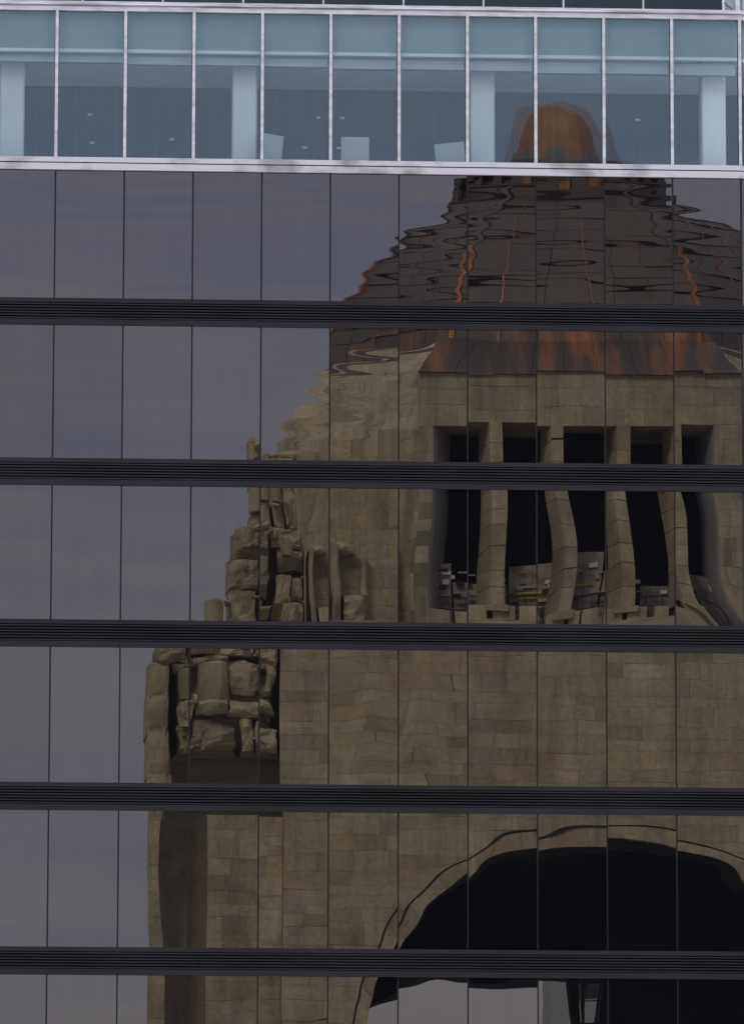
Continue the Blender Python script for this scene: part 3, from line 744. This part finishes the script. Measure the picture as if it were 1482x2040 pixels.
for mir in (False, True):
    AMP = .15
    group('corner_buttress', [(3.88, 4.85, 41.9, 44.3, .0, 2.2), (3.74, 4.82, 44.0, 46.2, -.02, 2.2), (3.66, 4.78, 45.9, 47.9, -.03, 2.2), (3.70, 4.74, 47.6, 49.4, .0, 2.2)], [], mir)
    AMP = 1
    group('sculpture', [
        # ragged ledge on top
        (3.9, 5.6, 49.2, 50.1, -.1, 2.6), (5.4, 6.9, 49.35, 50.3, .0, 2.6), (6.7, 8.3, 49.25, 50.0, .1, 2.6), (8.1, 9.2, 49.3, 50.4, .0, 2.6), (9.0, 10.05, 49.0, 50.2, .2, 2.6),
        (4.7, 6.2, 48.75, 49.3, .25, 2.6), (6.0, 7.4, 48.9, 49.35, .1, 2.6),
        # knees, hands and garment slabs
        (4.95, 6.1, 46.5, 47.6, -.15, 2.4), (6.1, 7.3, 46.75, 47.55, -.35, 2.4), (7.2, 8.5, 47.7, 49.2, .2, 2.4), (8.4, 9.1, 47.5, 49.0, .0, 2.4, -.1), (9.3, 9.75, 47.8, 49.3, .1, 2.4, .15),
        (9.0, 9.9, 46.9, 47.7, -.1, 2.4, -.3), (7.1, 8.9, 46.6, 47.5, -.25, 2.4), (8.2, 9.0, 45.15, 46.7, -.3, 2.4), (7.45, 8.25, 45.1, 46.75, -.1, 2.4), (9.0, 10.05, 45.2, 46.45, -.15, 2.4),
        (5.9, 7.4, 45.1, 46.7, .15, 2.4), (4.8, 5.9, 45.2, 46.5, .3, 2.4), (5.2, 5.7, 45.1, 46.2, .0, 2.4), (4.65, 10.05, 45.3, 49.3, .8, 2.6)],
        [(5.45, 47.6, 49.0, .55, .42), (6.75, 47.4, 48.95, .35, .58), (5.35, 46.2, 47.3, .2, .40)], mir)
    group('sculpture', [
        (7.35, 8.9, 51.3, 53.4, 3.3, 5.4), (7.3, 9.0, 53.2, 54.9, 3.2, 5.4), (7.55, 9.0, 54.7, 56.1, 3.5, 5.4), (8.9, 11.2, 55.3, 56.55, 3.3, 5.4), (9.1, 11.4, 54.4, 55.4, 3.5, 5.4),
        (9.0, 10.2, 52.6, 54.3, 3.4, 5.4), (10.1, 11.4, 53.0, 54.2, 3.25, 5.4), (9.4, 11.4, 52.3, 53.0, 3.1, 5.4), (9.0, 10.6, 51.3, 52.4, 3.2, 5.4), (10.5, 11.5, 51.3, 52.35, 3.5, 5.4),
        (11.4, 11.72, 51.3, 55.4, 3.4, 5.2, .1), (12.1, 12.65, 51.3, 55.5, 3.5, 5.2, -.15), (11.6, 13.3, 55.1, 55.6, 4.1, 5.2), (12.6, 13.8, 51.3, 53.1, 3.8, 5.2), (13.5, 13.9, 51.3, 54.9, 4.2, 5.2)],
        [(9.9, 54.8, 55.9, 3.4, .5), (8.2, 55.6, 56.6, 3.9, .5)], mir)
    group('sculpture', [
        (8.45, 9.3, 56.4, 57.5, 4.8, 7), (9.25, 10.1, 56.5, 57.4, 4.9, 7), (10.0, 11.0, 56.4, 58.6, 5.0, 7), (8.4, 10.2, 58.6, 59.5, 4.6, 7), (8.7, 9.1, 59.4, 60.6, 5.0, 7.4), (9.3, 10.4, 59.4, 60.5, 5.0, 7.4)],
        [(8.85, 57.4, 58.7, 5.0, .45), (9.75, 57.4, 58.6, 4.9, .42)], mir)
    group('urn', [(6.0, 7.3, 51.1, 51.5, 2.2, 3.4), (5.55, 5.85, 51.1, 51.9, 2.3, 2.9)], [(6.65, 51.4, 52.5, 2.7, .5)], mir)
# mass behind the middle group, up to the drum
for mir in (0, 1):
    xa, xb = sorted((7.9 if not mir else 2*XC-7.9, 15.5 if not mir else 2*XC-15.5))
    slab(xa, xb, 5.0, 9.0, ZB+.3, 56.4, 'corner_block', M_MORTAR)
    clad(P(xa, 4.98, ZB+.3), P(xb, 4.98, ZB+.3), P(xb, 4.98, 56.4), P(xa, 4.98, 56.4), .7, (.8, 1.5))

# the single stones: largest 300 as parts, the rest fused into one
def shown(b): return b[4].x+XC < 32.5 and b[4].z > 32
blocks.sort(key=lambda b: (-shown(b), -b[0]))
rest = MB()
for i, (ar, back, front, mt, ctr) in enumerate(blocks):
    if i < 300:
        q = MB(); q.hexa(back, front, mt, skip=(0,)); q.build('stone_block', mon)
    else:
        rest.hexa(back, front, mt, skip=(0,))
rest.build('stone_facing', mon, kind='stuff')

# lift tower standing inside the arch, and the pale block seen past it
lift = thing('lift_tower', 'dark lift tower with a steel lattice inside the mirrored stone arch', 'tower', (28.5, -DM-20, 0))
def lb(x0, x1, y0, y1, z0, z1, name, mt):
    q = MB(); q.box(x0-28.5, x1-28.5, y0, y1, z0, z1, mt); return q.build(name, lift)
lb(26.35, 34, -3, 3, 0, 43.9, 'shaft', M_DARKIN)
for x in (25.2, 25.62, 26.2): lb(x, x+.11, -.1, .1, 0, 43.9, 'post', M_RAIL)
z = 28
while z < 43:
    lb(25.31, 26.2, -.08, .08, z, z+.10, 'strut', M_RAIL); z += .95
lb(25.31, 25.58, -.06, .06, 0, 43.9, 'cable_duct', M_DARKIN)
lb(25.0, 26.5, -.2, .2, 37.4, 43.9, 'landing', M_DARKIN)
far = thing('tower_block', 'pale grey tower block seen through the mirrored arch beside the lift tower', 'building', (49, -420, 0))
q = MB(); q.box(-5.6, 6, -12, 0, 0, 66, M_GREYP); q.build('wall', far)
q = MB(); q.box(-5.8, 6.2, -12.2, .2, 66, 66.8, M_GREYP); q.build('roof', far)
for zz in range(6, 64, 4):
    for xx in (-3.6, .2, 3.4):
        q = MB(); q.box(xx, xx+1.8, -.1, .06, zz, zz+2, M_DARKIN); q.build('window', far)
